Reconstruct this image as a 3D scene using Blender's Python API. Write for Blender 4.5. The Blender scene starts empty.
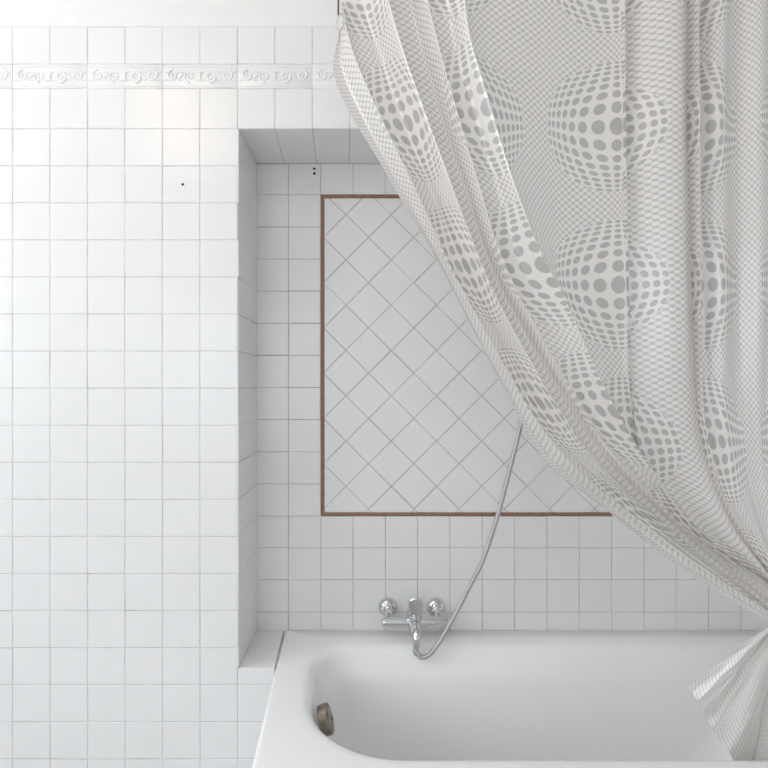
import bpy, bmesh, math, random
import numpy as np
from mathutils import Vector, Matrix

random.seed(7)
rng = np.random.default_rng(7)
scene = bpy.context.scene
COL = scene.collection
PI = math.pi

# ---------------------------------------------------------------- camera frame of the place
F = 530.0                 # focal length in pixels of a 768 px frame
CAMY = -1.4133            # the camera stands 1.41 m in front of the tiled wall (wall face at y = 0)
CAMZ = 1.3054
VX, VY = 344.0, 388.0
DEEP = 0.2225             # depth of the bathtub niche
RIM = 0.56
FLOOR = 0.0
CEIL = 2.66
XL, XR, YB = -2.40, 1.42, -2.70


def at(px, py, y):
    d = (y - CAMY) / F
    return Vector(((px - VX) * d, y, CAMZ - (py - VY) * d))


# ---------------------------------------------------------------- materials
def mat(name, base=(.8, .8, .8), rough=.5, metal=0., spec=.5):
    m = bpy.data.materials.new(name)
    m.use_nodes = True
    b = m.node_tree.nodes['Principled BSDF']
    b.inputs['Base Color'].default_value = (*base, 1)
    b.inputs['Roughness'].default_value = rough
    b.inputs['Metallic'].default_value = metal
    b.inputs['Specular IOR Level'].default_value = spec
    return m, m.node_tree, b


def N(nt, t, **kw):
    n = nt.nodes.new(t)
    for k, v in kw.items():
        setattr(n, k, v)
    return n


def M(nt, op, a, b=None, c=None):
    n = nt.nodes.new('ShaderNodeMath')
    n.operation = op
    for i, v in enumerate((a, b, c)):
        if v is None:
            continue
        if isinstance(v, (int, float)):
            n.inputs[i].default_value = v
        else:
            nt.links.new(v, n.inputs[i])
    return n.outputs[0]


def noise_bump(nt, b, scale, dist, strength=1., detail=2.):
    tc = N(nt, 'ShaderNodeTexCoord')
    nz = N(nt, 'ShaderNodeTexNoise')
    nz.inputs['Scale'].default_value = scale
    nz.inputs['Detail'].default_value = detail
    bp = N(nt, 'ShaderNodeBump')
    bp.inputs['Strength'].default_value = strength
    bp.inputs['Distance'].default_value = dist
    nt.links.new(tc.outputs['Object'], nz.inputs['Vector'])
    nt.links.new(nz.outputs['Fac'], bp.inputs['Height'])
    nt.links.new(bp.outputs['Normal'], b.inputs['Normal'])
    return nz


def vary(nt, b, nz, c0, c1):
    r = N(nt, 'ShaderNodeValToRGB')
    r.color_ramp.elements[0].position = .3
    r.color_ramp.elements[1].position = .7
    r.color_ramp.elements[0].color = (*c0, 1)
    r.color_ramp.elements[1].color = (*c1, 1)
    nt.links.new(nz.outputs['Fac'], r.inputs['Fac'])
    nt.links.new(r.outputs['Color'], b.inputs['Base Color'])


m_tile, nt, b = mat('white glazed ceramic', (.80, .80, .80), .22, 0, .5)
nz = noise_bump(nt, b, 9, .0012, .5, 1)
vary(nt, b, nz, (.80, .80, .80), (.815, .815, .815))
m_grout, nt, b = mat('grey cement grout', (.48, .475, .465), .85, 0, .2)
nz = noise_bump(nt, b, 26, .0003, .5)
vary(nt, b, nz, (.36, .355, .345), (.60, .59, .58))
m_wgrout, nt, b = mat('pale cement grout', (.55, .54, .53), .85, 0, .2)
nz = noise_bump(nt, b, 20, .0003, .5)
vary(nt, b, nz, (.46, .445, .43), (.70, .69, .68))
m_plaster, nt, b = mat('white wall plaster', (.82, .81, .79), .8, 0, .2)
nz = noise_bump(nt, b, 14, .002, .4, 4)
vary(nt, b, nz, (.82, .815, .81), (.85, .848, .843))
m_terra, nt, b = mat('terracotta brown glazed trim', (.30, .15, .085), .35)
nz = noise_bump(nt, b, 60, .0004, .5)
vary(nt, b, nz, (.23, .12, .07), (.34, .18, .11))
m_enamel, nt, b = mat('white bath enamel', (.91, .91, .91), .16, 0, .5)
noise_bump(nt, b, 4, .001, .25, 1)
m_chrome, nt, b = mat('polished chrome', (.72, .73, .74), .09, 1.)
noise_bump(nt, b, 40, .0002, .2)
m_hose, nt, b = mat('ribbed steel', (.50, .50, .50), .30, .85)
m_old, nt, b = mat('stained old plated metal', (.3, .26, .2), .42, .75)
nz = noise_bump(nt, b, 55, .001, .6, 5)
vary(nt, b, nz, (.10, .085, .065), (.42, .36, .30))
m_dark, nt, b = mat('dark hole', (.015, .015, .015), .95, 0, 0)
m_plug, nt, b = mat('grey plastic plug', (.06, .06, .065), .9, 0, .1)
m_cord, nt, b = mat('brown cord', (.14, .085, .055), .7)
m_clear, nt, b = mat('milky plastic', (.85, .84, .82), .25)
b.inputs['Transmission Weight'].default_value = .4
m_wood, nt, b = mat('pale stone floor tile', (.62, .62, .62), .4)
nz = noise_bump(nt, b, 7, .001, .4)
vary(nt, b, nz, (.60, .60, .60), (.66, .655, .65))
m_frame, nt, b = mat('white painted wood', (.8, .8, .78), .45)
noise_bump(nt, b, 20, .0005, .3)
m_pane = bpy.data.materials.new('window glass')
m_pane.use_nodes = True
nt = m_pane.node_tree
nt.nodes.remove(nt.nodes['Principled BSDF'])
mx = N(nt, 'ShaderNodeMixShader')
tr = N(nt, 'ShaderNodeBsdfTransparent')
gl = N(nt, 'ShaderNodeBsdfGlossy')
gl.inputs['Roughness'].default_value = .02
mx.inputs[0].default_value = .06
nt.links.new(tr.outputs[0], mx.inputs[1])
nt.links.new(gl.outputs[0], mx.inputs[2])
nt.links.new(mx.outputs[0], nt.nodes['Material Output'].inputs[0])


def curtain_material():
    """white cloth printed with grey dots: bulging dot globes on a fine net of small rings"""
    m = bpy.data.materials.new('printed curtain cloth')
    m.use_nodes = True
    nt = m.node_tree
    b = nt.nodes['Principled BSDF']
    L = nt.links.new
    uv = N(nt, 'ShaderNodeUVMap', uv_map='cloth')
    uv2 = N(nt, 'ShaderNodeUVMap', uv_map='hem')
    s = N(nt, 'ShaderNodeSeparateXYZ')
    L(uv.outputs[0], s.inputs[0])
    s2 = N(nt, 'ShaderNodeSeparateXYZ')
    L(uv2.outputs[0], s2.inputs[0])
    U, V = s.outputs[0], s.outputs[1]          # unit: one repeat of the print
    cx = M(nt, 'SUBTRACT', M(nt, 'FRACT', M(nt, 'ADD', U, .5)), .5)
    cy = M(nt, 'SUBTRACT', M(nt, 'FRACT', M(nt, 'ADD', V, .5)), .5)
    R = .415
    r = M(nt, 'DIVIDE', M(nt, 'SQRT', M(nt, 'ADD', M(nt, 'MULTIPLY', cx, cx), M(nt, 'MULTIPLY', cy, cy))), R)
    # dot number from the globe's centre, n(r)/r = 2.9 + 4.6 r^2
    g = M(nt, 'DIVIDE', M(nt, 'MULTIPLY_ADD', M(nt, 'MULTIPLY', r, r), 4.6, 2.9), R)
    qx, qy = M(nt, 'MULTIPLY', cx, g), M(nt, 'MULTIPLY', cy, g)

    def cell(q):
        return M(nt, 'SUBTRACT', M(nt, 'FRACT', M(nt, 'ADD', q, .5)), .5)
    fx, fy = cell(qx), cell(qy)
    d = M(nt, 'SQRT', M(nt, 'ADD', M(nt, 'MULTIPLY', fx, fx), M(nt, 'MULTIPLY', fy, fy)))
    rad = M(nt, 'MULTIPLY_ADD', M(nt, 'MINIMUM', M(nt, 'MULTIPLY', r, 3.), 1.), -.085, .44)

    def step(x, soft):                           # 1 inside (x > 0)
        n = N(nt, 'ShaderNodeMapRange')
        n.inputs['From Min'].default_value = -soft
        n.inputs['From Max'].default_value = soft
        L(x, n.inputs['Value'])
        return n.outputs[0]
    dot = step(M(nt, 'SUBTRACT', rad, d), .03)
    # the net
    P = 24.
    lx = cell(M(nt, 'MULTIPLY', M(nt, 'ADD', U, V), P))
    ly = cell(M(nt, 'MULTIPLY', M(nt, 'SUBTRACT', U, V), P))
    dl = M(nt, 'SQRT', M(nt, 'ADD', M(nt, 'MULTIPLY', lx, lx), M(nt, 'MULTIPLY', ly, ly)))
    net = M(nt, 'MULTIPLY', step(M(nt, 'SUBTRACT', dl, .44), .06), .78)
    # hem border: small squares
    bx, by = cell(M(nt, 'MULTIPLY', U, 36.)), cell(M(nt, 'MULTIPLY', V, 36.))
    mxx = M(nt, 'MAXIMUM', M(nt, 'ABSOLUTE', bx), M(nt, 'ABSOLUTE', by))
    hemdots = M(nt, 'MULTIPLY', step(M(nt, 'SUBTRACT', mxx, .36), .06), .75)
    inside = step(M(nt, 'SUBTRACT', 1., r), .01)
    ink = M(nt, 'ADD', M(nt, 'MULTIPLY', dot, inside), M(nt, 'MULTIPLY', net, M(nt, 'SUBTRACT', 1., inside)))
    hem = step(M(nt, 'SUBTRACT', .5, s2.outputs[0]), .05)
    ink = M(nt, 'ADD', M(nt, 'MULTIPLY', ink, M(nt, 'SUBTRACT', 1., hem)), M(nt, 'MULTIPLY', hemdots, hem))
    mc = N(nt, 'ShaderNodeMix', data_type='RGBA')
    mc.inputs[6].default_value = (*CLOTH, 1)
    mc.inputs[7].default_value = (*INK, 1)
    L(ink, mc.inputs[0])
    colr = mc.outputs[2]
    L(colr, b.inputs['Base Color'])
    b.inputs['Roughness'].default_value = .36
    b.inputs['Specular IOR Level'].default_value = .7
    b.inputs['Coat Weight'].default_value = 1.
    b.inputs['Coat Roughness'].default_value = .27
    b.inputs['Coat IOR'].default_value = 1.75
    tl = N(nt, 'ShaderNodeBsdfTranslucent')
    L(colr, tl.inputs[0])
    ms = N(nt, 'ShaderNodeMixShader')
    ms.inputs[0].default_value = .3
    L(b.outputs[0], ms.inputs[1])
    L(tl.outputs[0], ms.inputs[2])
    L(ms.outputs[0], nt.nodes['Material Output'].inputs[0])
    return m


CLOTH, INK = (.91, .878, .85), (.53, .515, .50)


# ---------------------------------------------------------------- mesh helpers
class MB:
    def __init__(self):
        self.v, self.f, self.m = [], [], []

    def add(self, verts, faces, mi=0):
        o = len(self.v)
        self.v += [tuple(p) for p in verts]
        self.f += [tuple(i + o for i in f) for f in faces]
        self.m += [mi] * len(faces)

    def box(self, a, b, mi=0):
        x0, y0, z0 = a
        x1, y1, z1 = b
        self.add([(x0, y0, z0), (x1, y0, z0), (x1, y1, z0), (x0, y1, z0), (x0, y0, z1), (x1, y0, z1), (x1, y1, z1), (x0, y1, z1)],
                 [(0, 3, 2, 1), (4, 5, 6, 7), (0, 1, 5, 4), (1, 2, 6, 5), (2, 3, 7, 6), (3, 0, 4, 7)], mi)

    def tube(self, pts, rad, seg=10, mi=0, flat=None, closed=False):
        """round tube along a polyline; rad a number or a list; flat = (axis vector, factor)"""
        pts = [Vector(p) for p in pts]
        n = len(pts)
        rads = rad if isinstance(rad, (list, tuple)) else [rad] * n
        up = None
        rings = []
        for i, p in enumerate(pts):
            if closed:
                t = (pts[(i + 1) % n] - pts[i - 1]).normalized()
            else:
                t = (pts[min(i + 1, n - 1)] - pts[max(i - 1, 0)]).normalized()
            if up is None:
                up = t.cross(Vector((0, 1, 0.01)))
                if up.length < .1:
                    up = t.cross(Vector((1, 0, 0)))
                up.normalize()
            else:
                up = (up - t * up.dot(t)).normalized()
            s = t.cross(up)
            ring = []
            for k in range(seg):
                a = 2 * PI * k / seg
                o = (up * math.cos(a) + s * math.sin(a)) * rads[i]
                if flat:
                    o = o - flat[0] * (o.dot(flat[0]) * (1 - flat[1]))
                ring.append(p + o)
            rings.append(ring)
        V = [p for r in rings for p in r]
        Fc = []
        for i in range(n if closed else n - 1):
            j = (i + 1) % n
            for k in range(seg):
                l = (k + 1) % seg
                Fc.append((i * seg + k, i * seg + l, j * seg + l, j * seg + k))
        if not closed:
            Fc.append(tuple(range(seg - 1, -1, -1)))
            Fc.append(tuple((n - 1) * seg + k for k in range(seg)))
        self.add(V, Fc, mi)

    def lathe(self, prof, origin, axis, seg=32, mi=0):
        """profile of (radius, height along axis)"""
        axis = Vector(axis).normalized()
        a = axis.orthogonal().normalized()
        c = axis.cross(a)
        o = Vector(origin)
        V, Fc = [], []
        n = len(prof)
        for r, h in prof:
            for k in range(seg):
                t = 2 * PI * k / seg
                V.append(o + axis * h + (a * math.cos(t) + c * math.sin(t)) * max(r, 1e-5))
        for i in range(n - 1):
            for k in range(seg):
                l = (k + 1) % seg
                Fc.append((i * seg + k, i * seg + l, (i + 1) * seg + l, (i + 1) * seg + k))
        Fc.append(tuple(range(seg - 1, -1, -1)))
        Fc.append(tuple((n - 1) * seg + k for k in range(seg)))
        self.add(V, Fc, mi)

    def build(self, name, mats, parent=None, smooth=False, recalc=True, angle=None):
        me = bpy.data.meshes.new(name)
        me.from_pydata(self.v, [], self.f)
        if not isinstance(mats, (list, tuple)):
            mats = [mats]
        for m in mats:
            me.materials.append(m)
        me.polygons.foreach_set('material_index', self.m)
        if recalc:
            bm = bmesh.new()
            bm.from_mesh(me)
            bmesh.ops.recalc_face_normals(bm, faces=bm.faces)
            bm.to_mesh(me)
            bm.free()
        if smooth:
            me.polygons.foreach_set('use_smooth', [True] * len(me.polygons))
            if angle:
                me.set_sharp_from_angle(angle=math.radians(angle))
        me.update()
        o = bpy.data.objects.new(name, me)
        COL.objects.link(o)
        if parent:
            o.parent = parent
            o.matrix_parent_inverse = Matrix.Translation(parent.location).inverted()
        return o


def thing(name, label, cat, loc, group=None):
    o = bpy.data.objects.new(name, None)
    COL.objects.link(o)
    o.location = loc
    o.empty_display_size = .05
    o['label'] = label
    o['category'] = cat
    if group:
        o['group'] = group
    return o


def tag(o, label, cat, group=None):
    o['label'] = label
    o['category'] = cat
    if group:
        o['group'] = group
    return o


def struct(o, label):
    o['kind'] = 'structure'
    o['label'] = label
    o['category'] = 'wall' if 'wall' in o.name else o.name.split('_')[0]
    return o


# ---------------------------------------------------------------- tiled surfaces
def tile(mb, quad, nrm, joint=.0012, bev=.0016, h=.0022, jit=.00035, tilt=.0004, clip=None):
    """one glazed tile with pillowed edges: quad = 4 corners (counter-clockwise seen from nrm)"""
    n = Vector(nrm)
    q = [Vector(p) for p in quad]
    c = sum(q, Vector()) / 4
    def inset(pts, d):
        out = []
        k = len(pts)
        for i in range(k):
            a = (pts[i - 1] - pts[i])
            e = (pts[(i + 1) % k] - pts[i])
            la, le = a.length, e.length
            da = min(d, la * .45)
            de = min(d, le * .45)
            out.append(pts[i] + a.normalized() * da + e.normalized() * de)
        return out
    e = [random.uniform(-jit, jit) for _ in range(2)]
    ax = (q[1] - q[0]).normalized()
    ay = (q[3] - q[0]).normalized()
    sh = ax * e[0] + ay * e[1]
    j = joint / 2 + random.uniform(-.0002, .0003)
    base = [p + sh for p in inset(q, j)]
    mid = [p + sh for p in inset(q, j + bev * .35)]
    top = [p + sh for p in inset(q, j + bev)]
    tx, ty = random.uniform(-tilt, tilt), random.uniform(-tilt, tilt)
    def lift(ps, hh):
        return [p + n * (hh + ((p - c).dot(ax) * tx + (p - c).dot(ay) * ty) / .05) for p in ps]
    V = [p - n * .003 for p in base] + lift(base, h - bev * .75) + lift(mid, h - bev * .28) + lift(top, h)
    Fc = []
    for r in range(3):
        for k in range(4):
            l = (k + 1) % 4
            Fc.append((r * 4 + k, r * 4 + l, (r + 1) * 4 + l, (r + 1) * 4 + k))
    Fc.append((12, 13, 14, 15))
    mb.add(V, Fc, 0)


def grid_tiles(mb, o, ax, ay, us, vs, nrm, skip=None, **kw):
    """tiles between the joints us (along ax) and vs (along ay) from origin o"""
    o, ax, ay = Vector(o), Vector(ax), Vector(ay)
    for i in range(len(us) - 1):
        for j in range(len(vs) - 1):
            u0, u1, v0, v1 = us[i], us[i + 1], vs[j], vs[j + 1]
            if u1 - u0 < .006 or v1 - v0 < .006:
                continue
            if skip and skip((u0 + u1) / 2, (v0 + v1) / 2):
                continue
            q = [o + ax * u0 + ay * v0, o + ax * u1 + ay * v0, o + ax * u1 + ay * v1, o + ax * u0 + ay * v1]
            if ax.cross(ay).dot(Vector(nrm)) < 0:
                q = [q[0], q[3], q[2], q[1]]
            tile(mb, q, nrm, **kw)


def fx(px): return (px - VX) / 375.0
def fz(py): return CAMZ - (py - VY) / 375.0
def bx_(px): return (px - VX) / 324.0
def bz_(py): return CAMZ - (py - VY) / 324.0


NL = -.284                     # niche's left edge on the wall face
NLB = bx_(256.4)               # and at its back
NT = fz(128.6)                 # niche's top
TT = fz(26.5)                  # top of the tiling
SET = .0022                    # tile face stands this far out of the grout

# --- wall with the niche (front wall of the picture)
mb = MB()
# grout bed and body of the wall
g = .0014
mb.box((XL, SET * .35, FLOOR), (NL + .0005, .30, TT), 1)
mb.box((NL + .0005, SET * .35, NT + .0036), (XR, .30, TT), 1)
mb.box((NL + .0005, SET * .35, FLOOR), (-.186, .30, RIM - .006), 1)
mb.box((-.187, SET * .35, FLOOR), (-.1748, .30, RIM - .046), 1)
mb.box((XL, 0.0, TT - .0003), (XR, .30, CEIL), 2)          # plaster above the tiles
us = [NL + .1 * i for i in range(-21, 1)] + [NL + .1 * i for i in range(1, 18)]
us = [XL] + [u for u in us if u > XL + .01 and u < XR - .01] + [XR]
vs_low = [NT - .0989 * i for i in range(15)]
vs_all = [NT - .0989 * i for i in range(21) if NT - .0989 * i > .01] + [FLOOR]
vs_all = vs_all[::-1]
OV = (0, SET, 0)
# left field
grid_tiles(mb, (0, SET, 0), (1, 0, 0), (0, 0, 1), [u for u in us if u <= NL + .001], vs_all, (0, -1, 0))
# row over the niche, under the relief border
B0, B1 = fz(88.5), fz(64.0)
grid_tiles(mb, (0, SET, 0), (1, 0, 0), (0, 0, 1), us, [NT, B0], (0, -1, 0))
grid_tiles(mb, (0, SET, 0), (1, 0, 0), (0, 0, 1), us, [B1, TT], (0, -1, 0))
# short field below the ledge, left of the tub
LZ = [z for z in vs_all if z < RIM - .03] + [RIM - .003]
grid_tiles(mb, (0, SET, 0), (1, 0, 0), (0, 0, 1), [NL, -.186], LZ, (0, -1, 0))
struct(mb.build('wall_front', [m_tile, m_wgrout, m_plaster]), 'white square tiled wall left of and above the bathtub niche')

# --- relief border: tiles 20 cm wide with raised scrolls
mb = MB()
bu = [NL + .2 * i for i in range(-10, 9)]
bu = [XL] + [u for u in bu if u > XL + .02 and u < XR - .02] + [XR]
grid_tiles(mb, (0, SET, 0), (1, 0, 0), (0, 0, 1), bu, [B0, B1], (0, -1, 0), joint=.0005)
zc0 = (B0 + B1) / 2
hh = B1 - B0
YF = SET - .0022
FL = (Vector((0, 1, 0)), .85)


def scroll(cx, cz, r0, turns, start, sgn):
    pts = []
    n = 26
    for i in range(n + 1):
        t = i / n
        a = start + sgn * turns * 2 * PI * t
        r = r0 * (1 - .82 * t)
        pts.append((cx + r * math.cos(a), YF, cz + r * math.sin(a)))
    return pts


for i in range(len(bu) - 1):
    if bu[i + 1] < -1.2 or bu[i] > .3:      # the pressed scrolls where the wall can be seen
        pass
    c = NL + .2 * round((((bu[i] + bu[i + 1]) / 2) - NL - .1) / .2) + .1
    if c - .1 < XL or c + .1 > XR:
        continue
    for zz in (zc0 - hh * .40, zc0 + hh * .40):
        mb.tube([(c - .097, YF, zz), (c, YF, zz), (c + .097, YF, zz)], .0014, 8, 0, FL)
    for k, (dx, sg) in enumerate(((-.072, 1), (-.028, -1), (.028, 1), (.072, -1))):
        up = 1 if k in (0, 3) else -1
        p = scroll(c + dx, zc0 + up * .002, .0155, 1.4, PI / 2 * up, sg)
        mb.tube(p, [.0034 - .0016 * t / len(p) for t in range(len(p))], 7, 0, FL)
        q = [(c + dx + (-sg) * .002 * t, YF, zc0 - up * (.013 - .001 * t)) for t in range(3)]
        # leaf beside each scroll
        lp = [(c + dx + sg * (.012 + .0042 * t), YF, zc0 + up * (-.010 + .0058 * t - .0006 * t * t)) for t in range(6)]
        mb.tube(lp, [.0008, .0026, .0034, .0030, .0020, .0006], 7, 0, FL)
    for dx in (-.090, -.050, -.0, .050, .090):
        for uz in (-1, 1):
            cp = [(c + dx + .0085 * math.cos(a) * (1 if abs(dx) > .01 else 1.5), YF, zc0 + uz * (.0165 - .007 * math.sin(a))) for a in np.linspace(.15 * PI, .85 * PI, 7)]
            mb.tube(cp, [.0008, .0018, .0022, .0024, .0022, .0018, .0008], 7, 0, FL)
    # upright bud in the middle and a wavy stem between the scrolls
    mb.tube([(c, YF, zc0 - .016), (c, YF, zc0 - .004), (c, YF, zc0 + .006), (c, YF, zc0 + .016)], [.0012, .004, .0034, .0006], 8, 0, FL)
    for sg in (-1, 1):
        st = [(c + sg * (.006 + .085 * t / 12), YF, zc0 - .013 * math.cos(PI * 2 * t / 12)) for t in range(13)]
        mb.tube(st, .0013, 7, 0, FL)
tb = mb.build('trim_1', [m_tile], None, True, True, 35)
struct(tb, 'white relief border of raised scrolls running along the tiled wall')

# --- back of the niche: straight tiles round a framed field of diagonal tiles
YN = DEEP
uj = [NLB] + [bx_(288.5 + 32.3 * i) for i in range(0, 20)]
uj = [u for u in uj if u < XR - .01] + [XR]
vj = [bz_(164.0)] + [bz_(194.9 + 32.1 * i) for i in range(11)] + [bz_(547.7), bz_(579.5), bz_(612.0), bz_(632.5)]
vj = vj[::-1]
FX0, FX1 = bx_(288.5 + 32.3), bx_(288.5 + 32.3 * 10)
FZ1, FZ0 = bz_(194.9), bz_(194.9 + 321)
TR = .0115
mb = MB()
mb.box((NLB - .04, YN - SET * .35 + .0015, 0.0), (XR, .30, NT + .02), 1)
grid_tiles(mb, (0, YN, 0), (1, 0, 0), (0, 0, 1), uj, vj, (0, -1, 0),
           skip=lambda u, v: FX0 < u < FX1 and FZ0 < v < FZ1)
struct(mb.build('wall_niche', [m_tile, m_grout]), 'white tiled back wall of the niche behind the bathtub')

mb = MB()
side = .0987
ox, oz = bx_(368.6), bz_(237.5)
A = Vector((math.sqrt(.5), 0, math.sqrt(.5)))
B = Vector((-math.sqrt(.5), 0, math.sqrt(.5)))
for i in range(-22, 23):
    for j in range(-22, 23):
        o = Vector((ox, YN, oz)) + A * side * i + B * side * j
        c = o + (A + B) * side / 2
        if FX0 - .09 < c.x < FX1 + .09 and FZ0 - .09 < c.z < FZ1 + .09:
            tile(mb, [o, o + A * side, o + A * side + B * side, o + B * side], (0, -1, 0), joint=.0013)
me = bpy.data.meshes.new('diag')
me.from_pydata(mb.v, [], mb.f)
bm = bmesh.new()
bm.from_mesh(me)
bmesh.ops.recalc_face_normals(bm, faces=bm.faces)
for co, no in (((FX0 + TR, 0, 0), (-1, 0, 0)), ((FX1 - TR, 0, 0), (1, 0, 0)), ((0, 0, FZ0 + TR), (0, 0, -1)), ((0, 0, FZ1 - TR), (0, 0, 1))):
    bmesh.ops.bisect_plane(bm, geom=bm.verts[:] + bm.edges[:] + bm.faces[:], plane_co=co, plane_no=no, clear_outer=True)
bm.to_mesh(me)
bm.free()
me.materials.append(m_tile)
o = bpy.data.objects.new('wall_niche_diagonal_panel', me)
COL.objects.link(o)
struct(o, 'framed field of white tiles laid diagonally in the niche')

# brown trim, four mitred sticks of half-round profile
mb = MB()
prof = [(0, .001), (.0008, -.0035), (.003, -.0060), (.00575, -.0068), (.0087, -.0060), (.0107, -.0035), (TR, .001)]
corn = [(FX0, FZ0), (FX1, FZ0), (FX1, FZ1), (FX0, FZ1)]
inn = [(1, 1), (-1, 1), (-1, -1), (1, -1)]
for k in range(4):
    l = (k + 1) % 4
    V = []
    for cc, ii in ((corn[k], inn[k]), (corn[l], inn[l])):
        for d, y in prof:
            V.append((cc[0] + ii[0] * d, YN + y, cc[1] + ii[1] * d))
    n = len(prof)
    mb.add(V, [(a, a + 1, n + a + 1, n + a) for a in range(n - 1)])
struct(mb.build('trim_2', m_terra, None, True, True, 50), 'thin terracotta brown tile frame round the diagonal tiles')

# --- left reveal of the niche
mb = MB()
dirn = (Vector((NLB, DEEP, 0)) - Vector((NL, 0, 0)))
ln = dirn.length
dirn.normalize()
nr = Vector((dirn.y, -dirn.x, 0))
o0 = Vector((NL, .0, 0)) + nr * .0005
mb.add([o0 - nr * .0005 + Vector((0, 0, RIM - .05)), o0 + dirn * ln - nr * .0005 + Vector((0, 0, RIM - .05)),
        o0 + dirn * ln - nr * .0005 + Vector((0, 0, NT + .01)), o0 - nr * .0005 + Vector((0, 0, NT + .01))], [(0, 1, 2, 3)], 1)
grid_tiles(mb, o0 - nr * .0002, dirn, (0, 0, 1), [.0, ln], [RIM] + [z for z in vs_all if RIM + .02 < z <= NT + .001], nr, joint=.0008)
struct(mb.build('wall_reveal', [m_tile, m_grout]), 'narrow white tiled side of the niche')
# --- top of the niche
mb = MB()
mb.box((NL - .01, .0025, NT + .0014), (XR, DEEP, NT + .03), 1)
ut = [NL] + [NL + .1 * i for i in range(1, 17)] + [XR]
# joints run back square to the wall
grid_tiles(mb, (0, 0, NT + .0022), (1, 0, 0), (0, 1, 0), ut, [.0015, .108, DEEP], (0, 0, -1))
struct(mb.build('ceiling_niche', [m_tile, m_grout]), 'white tiled soffit over the bathtub niche')
# --- ledge between wall and tub
mb = MB()
mb.box((NL, .002, RIM - .05), (-.187, DEEP, RIM - .0036), 1)
mb.box((-.188, .002, RIM - .03), (-.1825, DEEP - .006, RIM - .0042), 1)
grid_tiles(mb, (0, 0, RIM - .0022 - .001), (1, 0, 0), (0, 1, 0), [NL + .001, -.1850], [-.001, .104, .202, DEEP], (0, 0, 1), joint=.0026)
struct(mb.build('trim_3', [m_tile, m_grout]), 'narrow tiled ledge between the niche side and the bathtub')

# --- rest of the room, outside the picture
WY0, WY1, WZ0, WZ1 = -2.25, -.35, 1.20, 2.52     # window in the side wall
mb = MB()
t = .2
mb.box((XL - t, YB, FLOOR), (XL, WY0, CEIL))
mb.box((XL - t, WY1, FLOOR), (XL, .30, CEIL))
mb.box((XL - t, WY0, FLOOR), (XL, WY1, WZ0))
mb.box((XL - t, WY0, WZ1), (XL, WY1, CEIL))
struct(mb.build('wall_left', m_plaster), 'white plaster wall with the window')
mb = MB()
mb.box((XR, YB, FLOOR), (XR + .15, .30, CEIL))
struct(mb.build('wall_right', m_plaster), 'white wall at the far end of the bathtub')
mb = MB()
RX0, RX1 = -1.5, 0.0
mb.box((XL - t, YB - .15, FLOOR), (RX0, YB, CEIL))
mb.box((RX1, YB - .15, FLOOR), (XR + .15, YB, CEIL))
mb.box((RX0, YB - .15, 2.05), (RX1, YB, CEIL))
mb.box((RX0, YB - .15, FLOOR), (RX1, YB, .9))
struct(mb.build('wall_rear', m_plaster), 'white wall behind the camera')
mb = MB()
mb.box((XL - t, YB - .15, -.1), (XR + .15, .30, FLOOR))
struct(mb.build('floor', m_wood), 'pale stone floor')
mb = MB()
mb.box((XL - t, YB - .15, CEIL), (XR + .15, .30, CEIL + .1))
struct(mb.build('ceiling', m_plaster), 'white ceiling')


def window(name, a, b, axis):
    """frame of four rails, a mullion and a pane in a wall opening"""
    w = bpy.data.objects.new(name, None)
    COL.objects.link(w)
    w['kind'] = 'structure'
    w['label'] = 'unseen white framed window'
    w['category'] = 'window'
    a, b = Vector(a), Vector(b)
    w.location = (a + b) / 2
    fr = MB()
    r = .05
    if axis == 'y':
        for (p, q) in ((a.y, a.y + r), (b.y - r, b.y), ((a.y + b.y) / 2 - r / 2, (a.y + b.y) / 2 + r / 2)):
            fr.box((a.x, p, a.z), (b.x, q, b.z))
        for (p, q) in ((a.z, a.z + r), (b.z - r, b.z)):
            fr.box((a.x + .002, a.y + r, p), (b.x - .002, b.y - r, q))
        xm = (a.x + b.x) / 2
        pn = MB()
        pn.box((xm - .002, a.y + r, a.z + r), (xm + .002, b.y - r, b.z - r))
    else:
        for (p, q) in ((a.x, a.x + r), (b.x - r, b.x), ((a.x + b.x) / 2 - r / 2, (a.x + b.x) / 2 + r / 2)):
            fr.box((p, a.y, a.z), (q, b.y, b.z))
        for (p, q) in ((a.z, a.z + r), (b.z - r, b.z)):
            fr.box((a.x + r, a.y + .002, p), (b.x - r, b.y - .002, q))
        ym = (a.y + b.y) / 2
        pn = MB()
        pn.box((a.x + r, ym - .002, a.z + r), (b.x - r, ym + .002, b.z - r))
    fr.build('window_frame', m_frame, w)
    pn.build('window_pane', m_pane, w)


window('window_1', (XL - .12, WY0, WZ0), (XL - .05, WY1, WZ1), 'y')
window('window_fill', (RX0, YB - .11, .9), (RX1, YB - .04, 2.05), 'x')  # unseen opening behind the camera, added to let in frontal fill light

# ---------------------------------------------------------------- bathtub
TX0, TX1, TY0, TY1 = -.184, XR - .003, -.43, DEEP - .0035
IX0, IX1, IY0, IY1 = -.092, XR - .10, -.3460, .126


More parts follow.
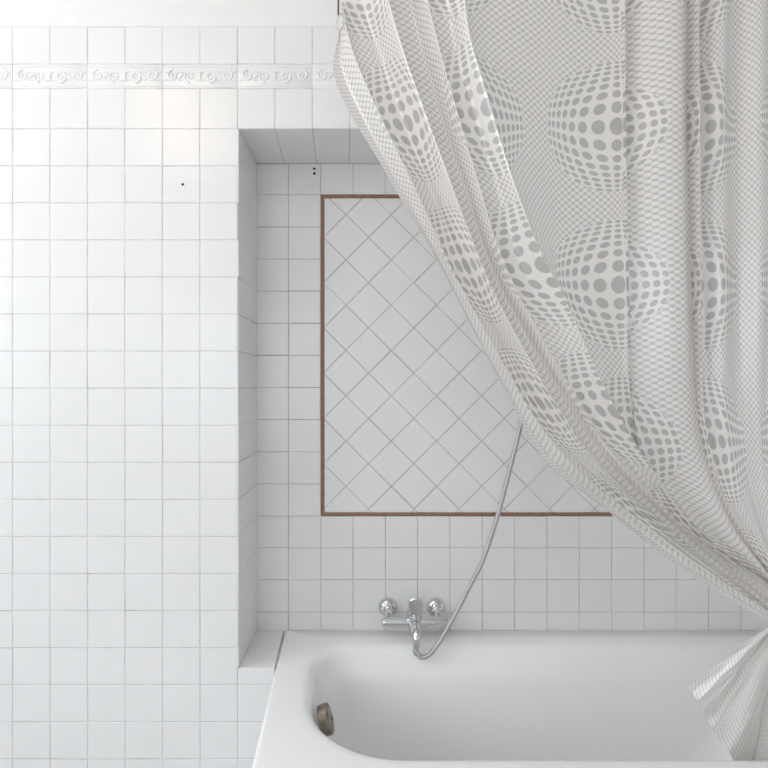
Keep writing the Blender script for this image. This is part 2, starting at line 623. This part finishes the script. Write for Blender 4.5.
def rrect(x0, x1, y0, y1, rs, z, nc=14, ns=10):
    """rounded rectangle ring, rs = radii at (x0,y0),(x1,y0),(x1,y1),(x0,y1)"""
    cs = [((x0, y0), (1, 1), PI), ((x1, y0), (-1, 1), 1.5 * PI), ((x1, y1), (-1, -1), 0), ((x0, y1), (1, -1), .5 * PI)]
    arcs = []
    for (c, s, a0), r in zip(cs, rs):
        cc = (c[0] + s[0] * r, c[1] + s[1] * r)
        arcs.append([(cc[0] + r * math.cos(a0 + .5 * PI * k / nc), cc[1] + r * math.sin(a0 + .5 * PI * k / nc)) for k in range(nc + 1)])
    pts = []
    for i in range(4):
        pts += arcs[i]
        p, q = arcs[i][-1], arcs[(i + 1) % 4][0]
        for k in range(1, ns):
            pts.append((p[0] + (q[0] - p[0]) * k / ns, p[1] + (q[1] - p[1]) * k / ns))
    return [(x, y, z) for x, y in pts]


def smooth_object(o):
    o.data.polygons.foreach_set('use_smooth', [True] * len(o.data.polygons))


rings = []
ro = .012
for z in (.012, .30, RIM - .045):
    rings.append(rrect(TX0 + .010, TX1, TY0 + .010, TY1, [.02, .01, .003, .003], z))
rings.append(rrect(TX0 + .002, TX1, TY0 + .002, TY1, [.022, .01, .003, .003], RIM - .040))
rings.append(rrect(TX0, TX1, TY0, TY1, [.022, .01, .003, .003], RIM - .036))
rings.append(rrect(TX0, TX1, TY0, TY1, [.022, .01, .003, .003], RIM - ro))
for k in range(1, 5):
    a = .5 * PI * k / 4
    d = ro * (1 - math.cos(a))
    rings.append(rrect(TX0 + d, TX1 - d, TY0 + d, TY1 - d * .2, [.022, .01, .004, .004], RIM - ro + ro * math.sin(a)))


def inner(d, dep, rr):
    # the head end (right) leans out more than the tap end
    return rrect(IX0 + d[0], IX1 - d[1], IY0 + d[2], IY1 - d[3], rr, RIM - dep)


RR = [.215, .20, .13, .13]
rl = .030
rings.append(inner((-rl * .9,) * 4, 0.0003, [r + rl * .8 for r in RR]))
for k in range(0, 7):
    a = .5 * PI * k / 6 * .92
    d = -rl * .55 + rl * 1.15 * math.sin(a)
    rings.append(inner((d, d, d * .8 if d > 0 else d, d), .0008 + rl * 1.1 * (1 - math.cos(a)), [max(.08, r - d) for r in RR]))
for t in (.1, .2, .35, .5, .65, .8, .9, 1.0):
    dep = .036 + t * .27
    d = .026 + t * .03
    rings.append(inner((d + .01 * t, d + .22 * t, d * .85, d + .01), dep, [.18 - .02 * t, .18 - .02 * t, .12, .12]))
for k in range(1, 7):
    a = .5 * PI * k / 6
    d = .052 + .09 * (1 - math.cos(a))
    rings.append(inner((d + .01, d + .22, d, d + .01), .306 + .09 * math.sin(a), [.16, .16, .12, .12]))
rings.append(inner((.20, .42, .16, .17), .400, [.10, .10, .06, .06]))
rings.append(inner((.40, .6, .20, .21), .403, [.02, .02, .02, .02]))
tub = thing('bathtub', 'white enamelled bathtub set into the tiled niche under the mixer tap', 'bathtub', ((TX0 + TX1) / 2, (TY0 + TY1) / 2, 0))
mb = MB()
n = len(rings[0])
V = [p for r in rings for p in r]
Fc = []
for i in range(len(rings) - 1):
    for k in range(n):
        l = (k + 1) % n
        Fc.append((i * n + k, i * n + l, (i + 1) * n + l, (i + 1) * n + k))
Fc.append(tuple((len(rings) - 1) * n + k for k in range(n)))
mb.add(V, Fc)
shell = mb.build('tub_shell', m_enamel, tub, True, True, 60)
# overflow cover on the tap-end wall
oc = Vector((-.0485, -.150, RIM - .046))
ax = Vector((1, 0, .28)).normalized()
mb = MB()
mb.lathe([(.033, -.008), (.0335, 0), (.0345, .008), (.034, .0145), (.031, .0175), (.022, .0195), (.012, .0202), (.0, .0204)], oc, ax, 36)
cv = mb.build('overflow_cover', m_old, tub, True, True, 40)
cv['label'] = 'tarnished brown round overflow cover'
mb = MB()
mb.lathe([(.0045, 0), (.0045, .0022), (.003, .003), (0, .003)], oc + ax * .0202, ax, 16)
mb.build('screw', m_old, cv, True, True, 40)

# ---------------------------------------------------------------- mixer tap
YM = DEEP - .062
tap = thing('mixer_tap', 'chrome bath mixer tap with single lever on the niche wall', 'tap', at(414, 622, YM))
pl, pr = at(387.9, 607.4, DEEP - .01), at(436.0, 607.4, DEEP - .01)
zbar = at(0, 622.0, YM).z
for p in (pl, pr):
    mb = MB()
    mb.lathe([(.0285, 0), (.0292, .003), (.0285, .008), (.025, .015), (.019, .0205), (.0125, .0235), (.0125, .026), (.010, .027)],
             (p.x, DEEP - .0004, p.z), (0, -1, 0), 40)
    mb.build('escutcheon', m_chrome, tap, True, True, 35)
    mb = MB()
    pts = [(p.x, DEEP - .024, p.z), (p.x, DEEP - .036, p.z), (p.x, YM + .012, p.z - .008), (p.x, YM + .002, zbar + .006)]
    mb.tube(pts, [.0105, .0105, .0108, .0108], 20)
    # coupling nut
    mb.lathe([(.0125, 0), (.0145, .001), (.0145, .009), (.0125, .010)], (p.x, DEEP - .0285, p.z), (0, -1, 0), 6)
    mb.build('inlet_connector', m_chrome, tap, True, True, 35)
mb = MB()
xl, xr = at(382.2, 0, YM).x, at(448.2, 0, YM).x
prof = [(0.0, 0), (.0115, 0), (.0150, .002), (.0155, .006), (.0155, .05), (.0155, xr - xl - .05), (.0155, xr - xl - .006), (.0150, xr - xl - .002), (.0115, xr - xl), (0, xr - xl)]
mb.lathe(prof, (xl, YM, zbar), (1, 0, 0), 36)
xc = at(414.0, 0, YM).x
mb.lathe([(.0, -.022), (.0205, -.022), (.0225, -.019), (.0225, .008), (.0205, .019), (.0195, .021), (.0, .021)], (xc, YM, zbar + .006), (0, -.2, 1), 36)
mb.build('tap_body', m_chrome, tap, True, True, 35)
# lever: rounded plate rising over the cartridge cap and leaning out of the wall
mb = MB()
mb.lathe([(0, 0), (.0195, 0), (.0205, .003), (.020, .012), (.016, .0185), (.008, .021), (0, .0215)], (xc, YM - .006, zbar + .026), (0, -.35, 1), 32)
W, H = .0220, .060
out = []
for k in range(33):
    a = -PI * k / 32
    out.append((W * math.cos(PI - PI * k / 32), H - W + W * math.sin(PI * k / 32)))
out = [(-W * .80, 0)] + out + [(W * .80, 0)]
base = Vector((xc, YM - .030, zbar + .030))
up = Vector((0, -.10, 1)).normalized()
nr = Vector((0, -1, -.10)).normalized()
V = []
for lay, (h, sc) in enumerate(((-.004, .92), (-.002, 1.), (.003, 1.), (.0052, .93), (.0058, .84))):
    for (u, v) in out:
        vv = (v - H / 2) * sc + H / 2
        V.append(base + Vector((1, 0, 0)) * u * sc + up * vv + nr * (h - .002 + .007 * (v / H) ** 1.5))
n = len(out)
Fc = [tuple(range(n))[::-1], tuple(4 * n + k for k in range(n))]
for lay in range(4):
    for k in range(n):
        l = (k + 1) % n
        Fc.append((lay * n + k, lay * n + l, (lay + 1) * n + l, (lay + 1) * n + k))
mb.add(V, Fc)
mb.build('lever_handle', m_chrome, tap, True, True, 40)
# short spout pointing out over the bath, with diverter knob and hose outlet under it
mb = MB()
sp = [Vector((xc, YM - .012, zbar - .001)), Vector((xc, YM - .030, zbar - .001)), Vector((xc, YM - .050, zbar - .005)), Vector((xc, YM - .062, zbar - .012)), Vector((xc, YM - .066, zbar - .020))]
mb.tube(sp, [.0175, .0165, .0155, .0145, .0135], 24)
mb.build('spout', m_chrome, tap, True, True, 50)
mb = MB()
hx = at(415.0, 0, YM - .05).x
out_pt = Vector((hx + .001, YM - .064, zbar - .024))
mb.lathe([(.0085, .012), (.0105, .008), (.0115, 0), (.0115, -.012), (.0095, -.013), (.0095, -.022), (.007, -.026)], out_pt, (0, 0, 1), 24)
mb.build('hose_outlet', m_chrome, tap, True, True, 40)

# ---------------------------------------------------------------- shower hose
def catmull(P, m):
    P = [np.array(p, float) for p in P]
    P = [2 * P[0] - P[1]] + P + [2 * P[-1] - P[-2]]
    out = []
    for i in range(1, len(P) - 2):
        for k in range(m):
            t = k / m
            a, b, c, d = P[i - 1], P[i], P[i + 1], P[i + 2]
            out.append(.5 * ((2 * b) + (-a + c) * t + (2 * a - 5 * b + 4 * c - d) * t * t + (-a + 3 * b - 3 * c + d) * t ** 3))
    out.append(P[-2])
    return out


hs = thing('shower_hose', 'slim chrome shower hose looping from the mixer tap up behind the curtain', 'hose', tuple(out_pt - Vector((0, 0, .026))))
kp = [(hx, out_pt.y, out_pt.z - .022)]
for px, py, y in ((415.6, 649, .094), (418, 654.5, .088), (423, 657.5, .086), (430, 654, .086), (439, 642.5, .090), (449, 625.5, .098), (459, 607, .108), (469, 587.5, .115), (483, 560, .122),
                  (498, 514.6, .130), (510, 469, .135), (521.6, 422, .140), (530, 380, .142), (536, 330, .148), (540, 290, .155)):
    kp.append(tuple(at(px, py, y)))
path = catmull(kp, 40)
pa = np.array(path)
sl = np.r_[0, np.cumsum(np.linalg.norm(np.diff(pa, axis=0), axis=1))]
sm = np.arange(0, sl[-1], .0012)
path = [tuple(float(np.interp(t, sl, pa[:, k])) for k in range(3)) for t in sm]
rads = [.0062 + .0005 * math.cos(2 * PI * t / .0048) for t in sm]
mb = MB()
mb.tube(path, rads, 12)
mb.build('hose_tube', m_hose, hs, True, True, 80)
mb = MB()
p0 = Vector(path[0])
mb.lathe([(.0075, -.018), (.0088, -.016), (.0092, -.006), (.0088, 0), (.0065, .002)], p0, (0, 0, 1), 20)
mb.build('hose_nut', m_chrome, hs, True, True, 40)
# the hose's far end screws into the hand shower standing in a wall bracket behind the curtain
pe, pd = Vector(path[-1]), (Vector(path[-1]) - Vector(path[-3])).normalized()
mb = MB()
mb.lathe([(.0065, -.01), (.0085, -.008), (.0095, .012), (.0105, .016), (.0115, .09), (.0115, .15), (.016, .175), (.03, .19), (.034, .20), (.033, .208), (0, .210)], pe, (pd.x, -.25, pd.z), 28)
mb.build('hand_shower', m_chrome, hs, True, True, 40)
mb = MB()
wb = pe + Vector((pd.x, -.25, pd.z)).normalized() * .04
mb.tube([(wb.x, DEEP - .001, wb.z), (wb.x, DEEP - .02, wb.z), (wb.x, wb.y + .004, wb.z)], [.016, .012, .012], 20)
mb.build('wall_bracket', m_chrome, hs, True, True, 40)

# ---------------------------------------------------------------- drill holes in the tiles
def hole(px, py, y, r, m, label, group=None):
    p = at(px, py, y)
    mb = MB()
    mb.lathe([(r, -.001), (r, .0006), (r * .7, .0008), (0, .0008)], (p.x, y, p.z), (0, -1, 0), 16)
    tag(mb.build('screw_hole', m, None, True, True, 40), label, 'screw hole', group)


hole(182.8, 184.4, .0, .0034, m_dark, 'small dark screw hole alone in the tiled wall left of the niche')
hole(314.2, 168.8, DEEP - SET, .0040, m_plug, 'grey plugged screw hole, upper of the two above the brown frame')
hole(314.4, 173.6, DEEP - SET, .0042, m_dark, 'black screw hole, lower of the two above the brown frame')

# ---------------------------------------------------------------- shower curtain
PX = 157.0                        # pixels of one print repeat near the curtain's plane


def resample(poly, n):
    P = np.array(catmull(poly, 24))
    d = np.r_[0, np.cumsum(np.linalg.norm(np.diff(P, axis=0), axis=1))]
    t = np.linspace(0, d[-1], n)
    return np.stack([np.interp(t, d, P[:, k]) for k in range(2)], 1), d[-1]


TOPY = -118
body = [
    # (cloth position u in px, thread from the rod down to the tie)
    (-418, [(339, 17), (333, 58), (350, 101), (378, 148), (411, 205), (444, 261), (473, 318), (511, 392), (538, 444), (560, 473), (611, 512), (679, 566), (757, 614), (776, 622)]),
    (-372, [(341, TOPY + 118), (352, 50), (377, 110), (404, 166), (430, 222), (455, 276), (484, 329), (514, 382), (545, 432), (580, 472), (632, 514), (690, 558), (760, 606), (778, 620)]),
    (-205, [(400, TOPY), (419, 0), (444, 101), (469, 184), (496, 267), (535, 341), (572, 402), (606, 452), (655, 503), (705, 549), (765, 599), (780, 618)]),
    (-150, [(448, TOPY), (455, 0), (462, 60), (478, 115), (497, 178), (526, 255), (555, 309), (581, 366), (613, 423), (648, 474), (696, 532), (766, 592), (781, 616)]),
    (-63, [(546, TOPY), (545, 0), (546, 120), (549, 230), (562, 310), (590, 392), (630, 460), (702, 536), (767, 587), (783, 614)]),
    (17, [(619, TOPY), (620, 0), (623, 200), (630, 400), (648, 470), (706, 538), (768, 583), (785, 611)]),
    (95, [(690, TOPY), (690, 0), (691, 180), (696, 354), (704, 440), (730, 515), (770, 575), (788, 608)]),
    (250, [(757, TOPY), (757, 0), (757, 250), (758, 400), (764, 480), (780, 560), (795, 604)]),
    (330, [(815, TOPY), (815, 0), (815, 250), (815, 400), (812, 490), (806, 560), (800, 603)]),
    (480, [(930, TOPY), (930, 0), (925, 250), (905, 400), (870, 500), (825, 570), (806, 604)]),
    (640, [(1030, TOPY), (1030, 0), (1015, 250), (975, 400), (910, 510), (840, 580), (812, 606)]),
]
# ends of the threads at the hem below the tie
tail = {-418: (690, 688), -372: (696, 700), -205: (712, 727), -150: (722, 746), -63: (736, 768), 17: (752, 778), 95: (766, 784), 250: (790, 790), 330: (815, 790), 480: (850, 780), 640: (880, 760)}
NB, NTAIL = 230, 74
keys_u, keys_p, keys_len = [], [], []
for u, poly in body:
    P, l = resample(poly, NB)
    E = np.array(tail[u], float)
    S = P[-1]
    t = np.linspace(0, 1, NTAIL + 1)[1:, None]
    mid = S * .52 + E * .48 + np.array([0., -1.])
    T = (1 - t) ** 2 * S + 2 * t * (1 - t) * mid + t * t * E
    lt = np.linalg.norm(E - S) * 1.03
    yt = P[0, 1] + 25.0                       # cloth coordinate of the thread's first point
    vv = np.r_[np.linspace(0, l, NB) + yt, yt + l + np.linspace(0, lt, NTAIL + 1)[1:]]
    keys_u.append(u)
    keys_p.append(np.concatenate([P, T]))
    keys_len.append(vv)
# tucks: the cloth doubles back a little behind the two sharp creases
def add_shift(u_new, u_src, dx):
    i = keys_u.index(u_src)
    P = keys_p[i].copy()
    w = np.clip(1.15 - np.linspace(0, 1, len(P)) * 1.3, 0, 1)
    P[:, 0] += dx * w
    keys_u.append(u_new)
    keys_p.append(P)
    keys_len.append(keys_len[i].copy())


def between(u_new, ua, ub, f):
    i, j = keys_u.index(ua), keys_u.index(ub)
    keys_u.append(u_new)
    keys_p.append(keys_p[i] * (1 - f) + keys_p[j] * f)
    keys_len.append(keys_len[i] * (1 - f) + keys_len[j] * f)


# saw-tooth folds of the swept side: each turns a bright flank to the window and drops back behind it
for a in ((-396, -418, -372, .45),
          (-354, -372, -205, .02), (-326, -372, -205, .27), (-268, -372, -205, .52), (-254, -372, -205, .54), (-236, -372, -205, .84),
          (-194, -205, -150, .06), (-178, -205, -150, .55), (-138, -150, -63, .03)):
    between(*a)
add_shift(28, 17, -7)
add_shift(108, 95, -6)
order = np.argsort(keys_u)
KU = np.array(keys_u, float)[order]
KP = np.array(keys_p)[order]
KV = np.array(keys_len)[order]
# fold profile: out of the plane (m), negative = towards the room
prof = np.array([(-418, .030), (-396, .034), (-372, -.002), (-354, .012), (-326, .013), (-268, -.026), (-254, -.006), (-236, -.005), (-205, -.040), (-194, -.026), (-178, -.026), (-150, -.050), (-138, -.036), (-92, -.022), (-63, -.012),
                 (-20, -.004), (10, -.008), (17, -.014), (28, .014), (42, .012), (70, -.032), (88, -.002), (95, -.026), (108, .006), (130, .004), (157, .010), (188, -.014), (221, .010), (250, -.012),
                 (290, .012), (330, -.012), (380, .014), (430, -.012), (480, .014), (540, -.012), (590, .012), (640, -.01)])


def pchip(x, y, xi):
    x, y = np.asarray(x, float), np.asarray(y, float)
    h = np.diff(x)
    sh = (-1,) + (1,) * (y.ndim - 1)
    dl = np.diff(y, axis=0) / h.reshape(sh)
    m = np.zeros_like(y)
    a, b = dl[:-1], dl[1:]
    with np.errstate(divide='ignore', invalid='ignore'):
        hm = np.where(a * b > 0, 2 * a * b / (a + b), 0)
    m[1:-1] = np.nan_to_num(hm)
    m[0], m[-1] = dl[0], dl[-1]
    i = np.clip(np.searchsorted(x, xi, side='right') - 1, 0, len(x) - 2)
    t = ((xi - x[i]) / h[i]).reshape((-1,) + (1,) * (y.ndim - 1))
    hh = h[i].reshape(t.shape)
    return (2 * t ** 3 - 3 * t ** 2 + 1) * y[i] + (t ** 3 - 2 * t ** 2 + t) * hh * m[i] + (-2 * t ** 3 + 3 * t ** 2) * y[i + 1] + (t ** 3 - t ** 2) * hh * m[i + 1]


NS = 640
uu = np.unique(np.r_[np.linspace(-418, 640, NS), KU])
Pg = pchip(KU, KP, uu)                       # (ns, nt, 2) places in the curtain's plane, px
Vg = pchip(KU, KV, uu)
Yf = pchip(prof[:, 0], prof[:, 1], uu)
ns, ntt = Pg.shape[:2]
tt = np.r_[np.linspace(0, 1, NB), 1 + np.linspace(0, 1, NTAIL + 1)[1:]]
ampl = np.interp(tt, [0, .3, .6, .85, 1., 1.15, 1.5, 2.0], [1.35, 1.4, 1.1, .48, .22, .2, .25, .25])
ampr = np.interp(tt, [0, .3, .6, .8, 1., 1.15, 1.5, 2.0], [1., 1.1, .85, .4, .3, .3, .25, .25])
side = np.clip((uu + 100) / 160, 0, 1)[:, None]
amp = ampl[None, :] * (1 - side) + ampr[None, :] * side
Y0 = np.interp(tt, [0, .5, 1., 1.25, 1.6, 2.0], [-.386, -.382, -.354, -.330, -.304, -.284])
Ug, Tg = np.meshgrid(uu, tt, indexing='ij')
Y = Y0[None, :] + Yf[:, None] * amp
# small wrinkles that grow where the threads are drawn together
w = np.clip((Tg - .35) / .65, 0, 1) ** 1.6 * (1 - .75 * side) * np.clip((1.0 - Tg) / .3, .08, 1)
Y += w * (.0045 * np.sin(Ug * .31 + 5 * Tg) + .003 * np.sin(Ug * .53 - 9 * Tg + 1.2))
Y += .002 * np.sin(Ug * .085 + 7 * Tg + 2) * np.sin(Tg * 9 + Ug * .02)
wt = np.clip(Tg - 1, 0, 1)
Y += np.clip((Tg - .7) / .3, 0, 1) * (.005 * np.sin(Ug * .021 + .5)) + wt * (.007 * np.sin(Ug * .03 + 2.))
dist = (Y0[None, :] - CAMY) / F * np.ones_like(Y)
Xw = (Pg[..., 0] - VX) * dist
Zw = CAMZ - (Pg[..., 1] - VY) * dist
verts = np.stack([Xw, Y, Zw], -1).reshape(-1, 3)
idx = np.arange(ns * ntt).reshape(ns, ntt)
quads = np.stack([idx[:-1, :-1], idx[1:, :-1], idx[1:, 1:], idx[:-1, 1:]], -1).reshape(-1, 4)
me = bpy.data.meshes.new('curtain_cloth')
me.from_pydata(verts.tolist(), [], quads.tolist())
uvl = me.uv_layers.new(name='cloth')
hemd = me.uv_layers.new(name='hem')
loop = quads.reshape(-1)
Uc = (Ug / PX).reshape(-1)
# rows of globes: centres at 128, 285, 442 px on the hanging cloth
Vc = ((Vg - 25 - 128) / PX).reshape(-1)
uvl.data.foreach_set('uv', np.stack([Uc[loop], Vc[loop]], -1).reshape(-1).astype(np.float32))
hemv = np.minimum((Ug + 418) / 42., (Vg[:, -1:] - Vg) / 230.).reshape(-1)
hemd.data.foreach_set('uv', np.stack([hemv[loop], hemv[loop]], -1).reshape(-1).astype(np.float32))
me.polygons.foreach_set('use_smooth', [True] * len(me.polygons))
m_curtain = curtain_material()
me.materials.append(m_curtain)
ct = thing('shower_curtain', 'white shower curtain printed with grey dot globes, swept aside and tied above the bathtub', 'curtain', (.55, -.385, 2.29))
cl = bpy.data.objects.new('curtain_cloth', me)
COL.objects.link(cl)
cl.parent = ct
cl.matrix_parent_inverse = Matrix.Translation(ct.location).inverted()
# band that holds the gathered cloth together, just outside the picture
gp = at(796, 614, -.354)
mb = MB()
ring = []
for k in range(28):
    a = 2 * PI * k / 28
    ring.append((gp.x + .034 * math.sin(a), gp.y + .040 * math.cos(a), gp.z + .012 * math.sin(a)))
mb.tube(ring, .006, 10, 0, None, True)
mb.build('tie_band', m_clear, ct, True)

# rod: along the tub, then back to the tiled wall, above the picture
ZR = 2.385
rod = thing('curtain_rod', 'white curtain rod high above the bathtub', 'curtain rod', (.6, -.386, ZR))
mb = MB()
pts = [(XR - .002, -.386, ZR), (.2, -.386, ZR), (.03, -.386, ZR)]
for k in range(1, 7):
    a = .5 * PI * k / 6
    pts.append((.03 - .06 * math.sin(a), -.386 + .06 * (1 - math.cos(a)), ZR))
pts.append((-.03, -.004, ZR))
mb.tube(pts, .0105, 16)
mb.build('rod_tube', m_frame, rod, True, True, 60)
for p, ax in (((XR - .001, -.386, ZR), (-1, 0, 0)), ((-.03, -.001, ZR), (0, -1, 0))):
    mb = MB()
    mb.lathe([(.028, 0), (.028, .004), (.016, .009), (.014, .02), (.012, .02)], p, ax, 24)
    mb.build('wall_flange', m_frame, rod, True, True, 40)

# the cord and clip that hold the curtain's near corner
p1 = at(338.3, 15, -.386)
hk = thing('curtain_hook', 'thin brown cord with a clear clip holding the top corner of the curtain', 'hook', (p1.x, -.386, ZR - .012))
mb = MB()
mb.tube([(p1.x + .001, -.386, ZR - .0115), (p1.x + .001, -.386, 2.2), (p1.x, -.386, p1.z)], [.0016, .0016, .0018], 10)
ring = [(p1.x + .001, -.386 + .0135 * math.cos(2 * PI * k / 24), ZR + .0135 * math.sin(2 * PI * k / 24)) for k in range(24)]
mb.tube(ring, .0014, 8, 0, None, True)
mb.build('cord', m_cord, hk, True, True, 60)
mb = MB()
pts = []
for k in range(20):
    a = 2 * PI * k / 20
    pts.append((p1.x + .004 + .006 * math.sin(a) + .003 * math.cos(a), -.386 + .003 * math.sin(a), p1.z - .014 + .017 * math.cos(a)))
mb.tube(pts, .0016, 8, 0, None, True)
mb.build('clip', m_clear, hk, True, True, 60)
# the other rings on the rod
def ring_mesh():
    mb = MB()
    ring = [(0, .0155 * math.cos(2 * PI * k / 24), .0155 * math.sin(2 * PI * k / 24)) for k in range(24)]
    mb.tube(ring, .0016, 8, 0, None, True)
    mb.tube([(0, 0, -.0155), (0, .001, -.04), (0, .004, -.075), (0, .001, -.082), (0, -.003, -.074)], .0014, 8)
    return mb


r0 = ring_mesh().build('curtain_ring', m_clear, None, True)
top_of = lambda u: float(np.interp(u, uu, Xw[:, 0]))
for i, u in enumerate((-225, -63, 95, 250, 330, 480, 610)):
    o = r0 if i == 0 else r0.copy()
    if i:
        COL.objects.link(o)
    o.location = (top_of(u), -.386, ZR - .004)
    tag(o, 'clear plastic ring holding the curtain on the rod', 'curtain ring', 'curtain rings on the rod')

# ---------------------------------------------------------------- light
def area(name, loc, rot, sx, sy, power, col):
    L = bpy.data.lights.new(name, 'AREA')
    L.shape = 'RECTANGLE'
    L.size, L.size_y = sx, sy
    L.energy = power
    L.color = col
    o = bpy.data.objects.new(name, L)
    COL.objects.link(o)
    o.location = loc
    o.rotation_euler = rot
    return o


# daylight through the side window; the rear window's light is added frontal fill
area('daylight_side_window', (XL - .16, (WY0 + WY1) / 2, (WZ0 + WZ1) / 2), (0, -PI / 2, 0), WZ1 - WZ0, WY1 - WY0, 40, (.94, .97, 1.0))
area('daylight_rear_window', ((RX0 + RX1) / 2, YB - .135, 1.475), (PI / 2, 0, 0), RX1 - RX0, 1.15, 9, (.93, .965, 1.0))

# added fill lamp, out of view: warms the upper wall, lifts the tub
lp = Vector((-.75, -1.10, CEIL))
lamp = thing('ceiling_lamp', 'round opal ceiling lamp above the tiled wall', 'lamp', tuple(lp))
mb = MB()
mb.lathe([(.07, 0), (.07, .015), (.05, .03), (.03, .04)], lp, (0, 0, -1), 32)
mb.build('fill_lamp_base', m_frame, lamp, True, True, 40)
mb = MB()
mb.lathe([(.03, .04)] + [(.21 * math.sin(a), .165 - .13 * math.cos(a)) for a in np.linspace(.16, PI, 18)], lp, (0, 0, -1), 32)
m_glow = bpy.data.materials.new('glowing fill globe')
m_glow.use_nodes = True
bb = m_glow.node_tree.nodes['Principled BSDF']
bb.inputs['Base Color'].default_value = (.9, .88, .85, 1)
bb.inputs['Emission Color'].default_value = (1., .80, .60, 1)
bb.inputs['Emission Strength'].default_value = 4.6
mb.build('fill_lamp_globe', m_glow, lamp, True)

wd = bpy.data.worlds.new('daylight')
scene.world = wd
wd.use_nodes = True
bg = wd.node_tree.nodes['Background']
bg.inputs[0].default_value = (.75, .87, 1., 1)
bg.inputs[1].default_value = 1.15

# ---------------------------------------------------------------- camera
cd = bpy.data.cameras.new('camera')
cam = bpy.data.objects.new('camera', cd)
COL.objects.link(cam)
cam.location = (0, CAMY, CAMZ)
cam.rotation_euler = (PI / 2, 0, 0)
cd.sensor_width = 36
cd.lens = F / 768 * 36
cd.shift_x = (384 - VX) / 768
cd.shift_y = (VY - 384) / 768
cd.clip_start = .02
scene.camera = cam

vs = scene.view_settings
vs.view_transform = 'Standard'
vs.look = 'None'
vs.gamma = 1
vs.use_curve_mapping = False
vs.exposure = 0.02
scene.cycles.use_denoising = True
scene.cycles.max_bounces = 12
scene.cycles.diffuse_bounces = 8
scene.cycles.transparent_max_bounces = 12
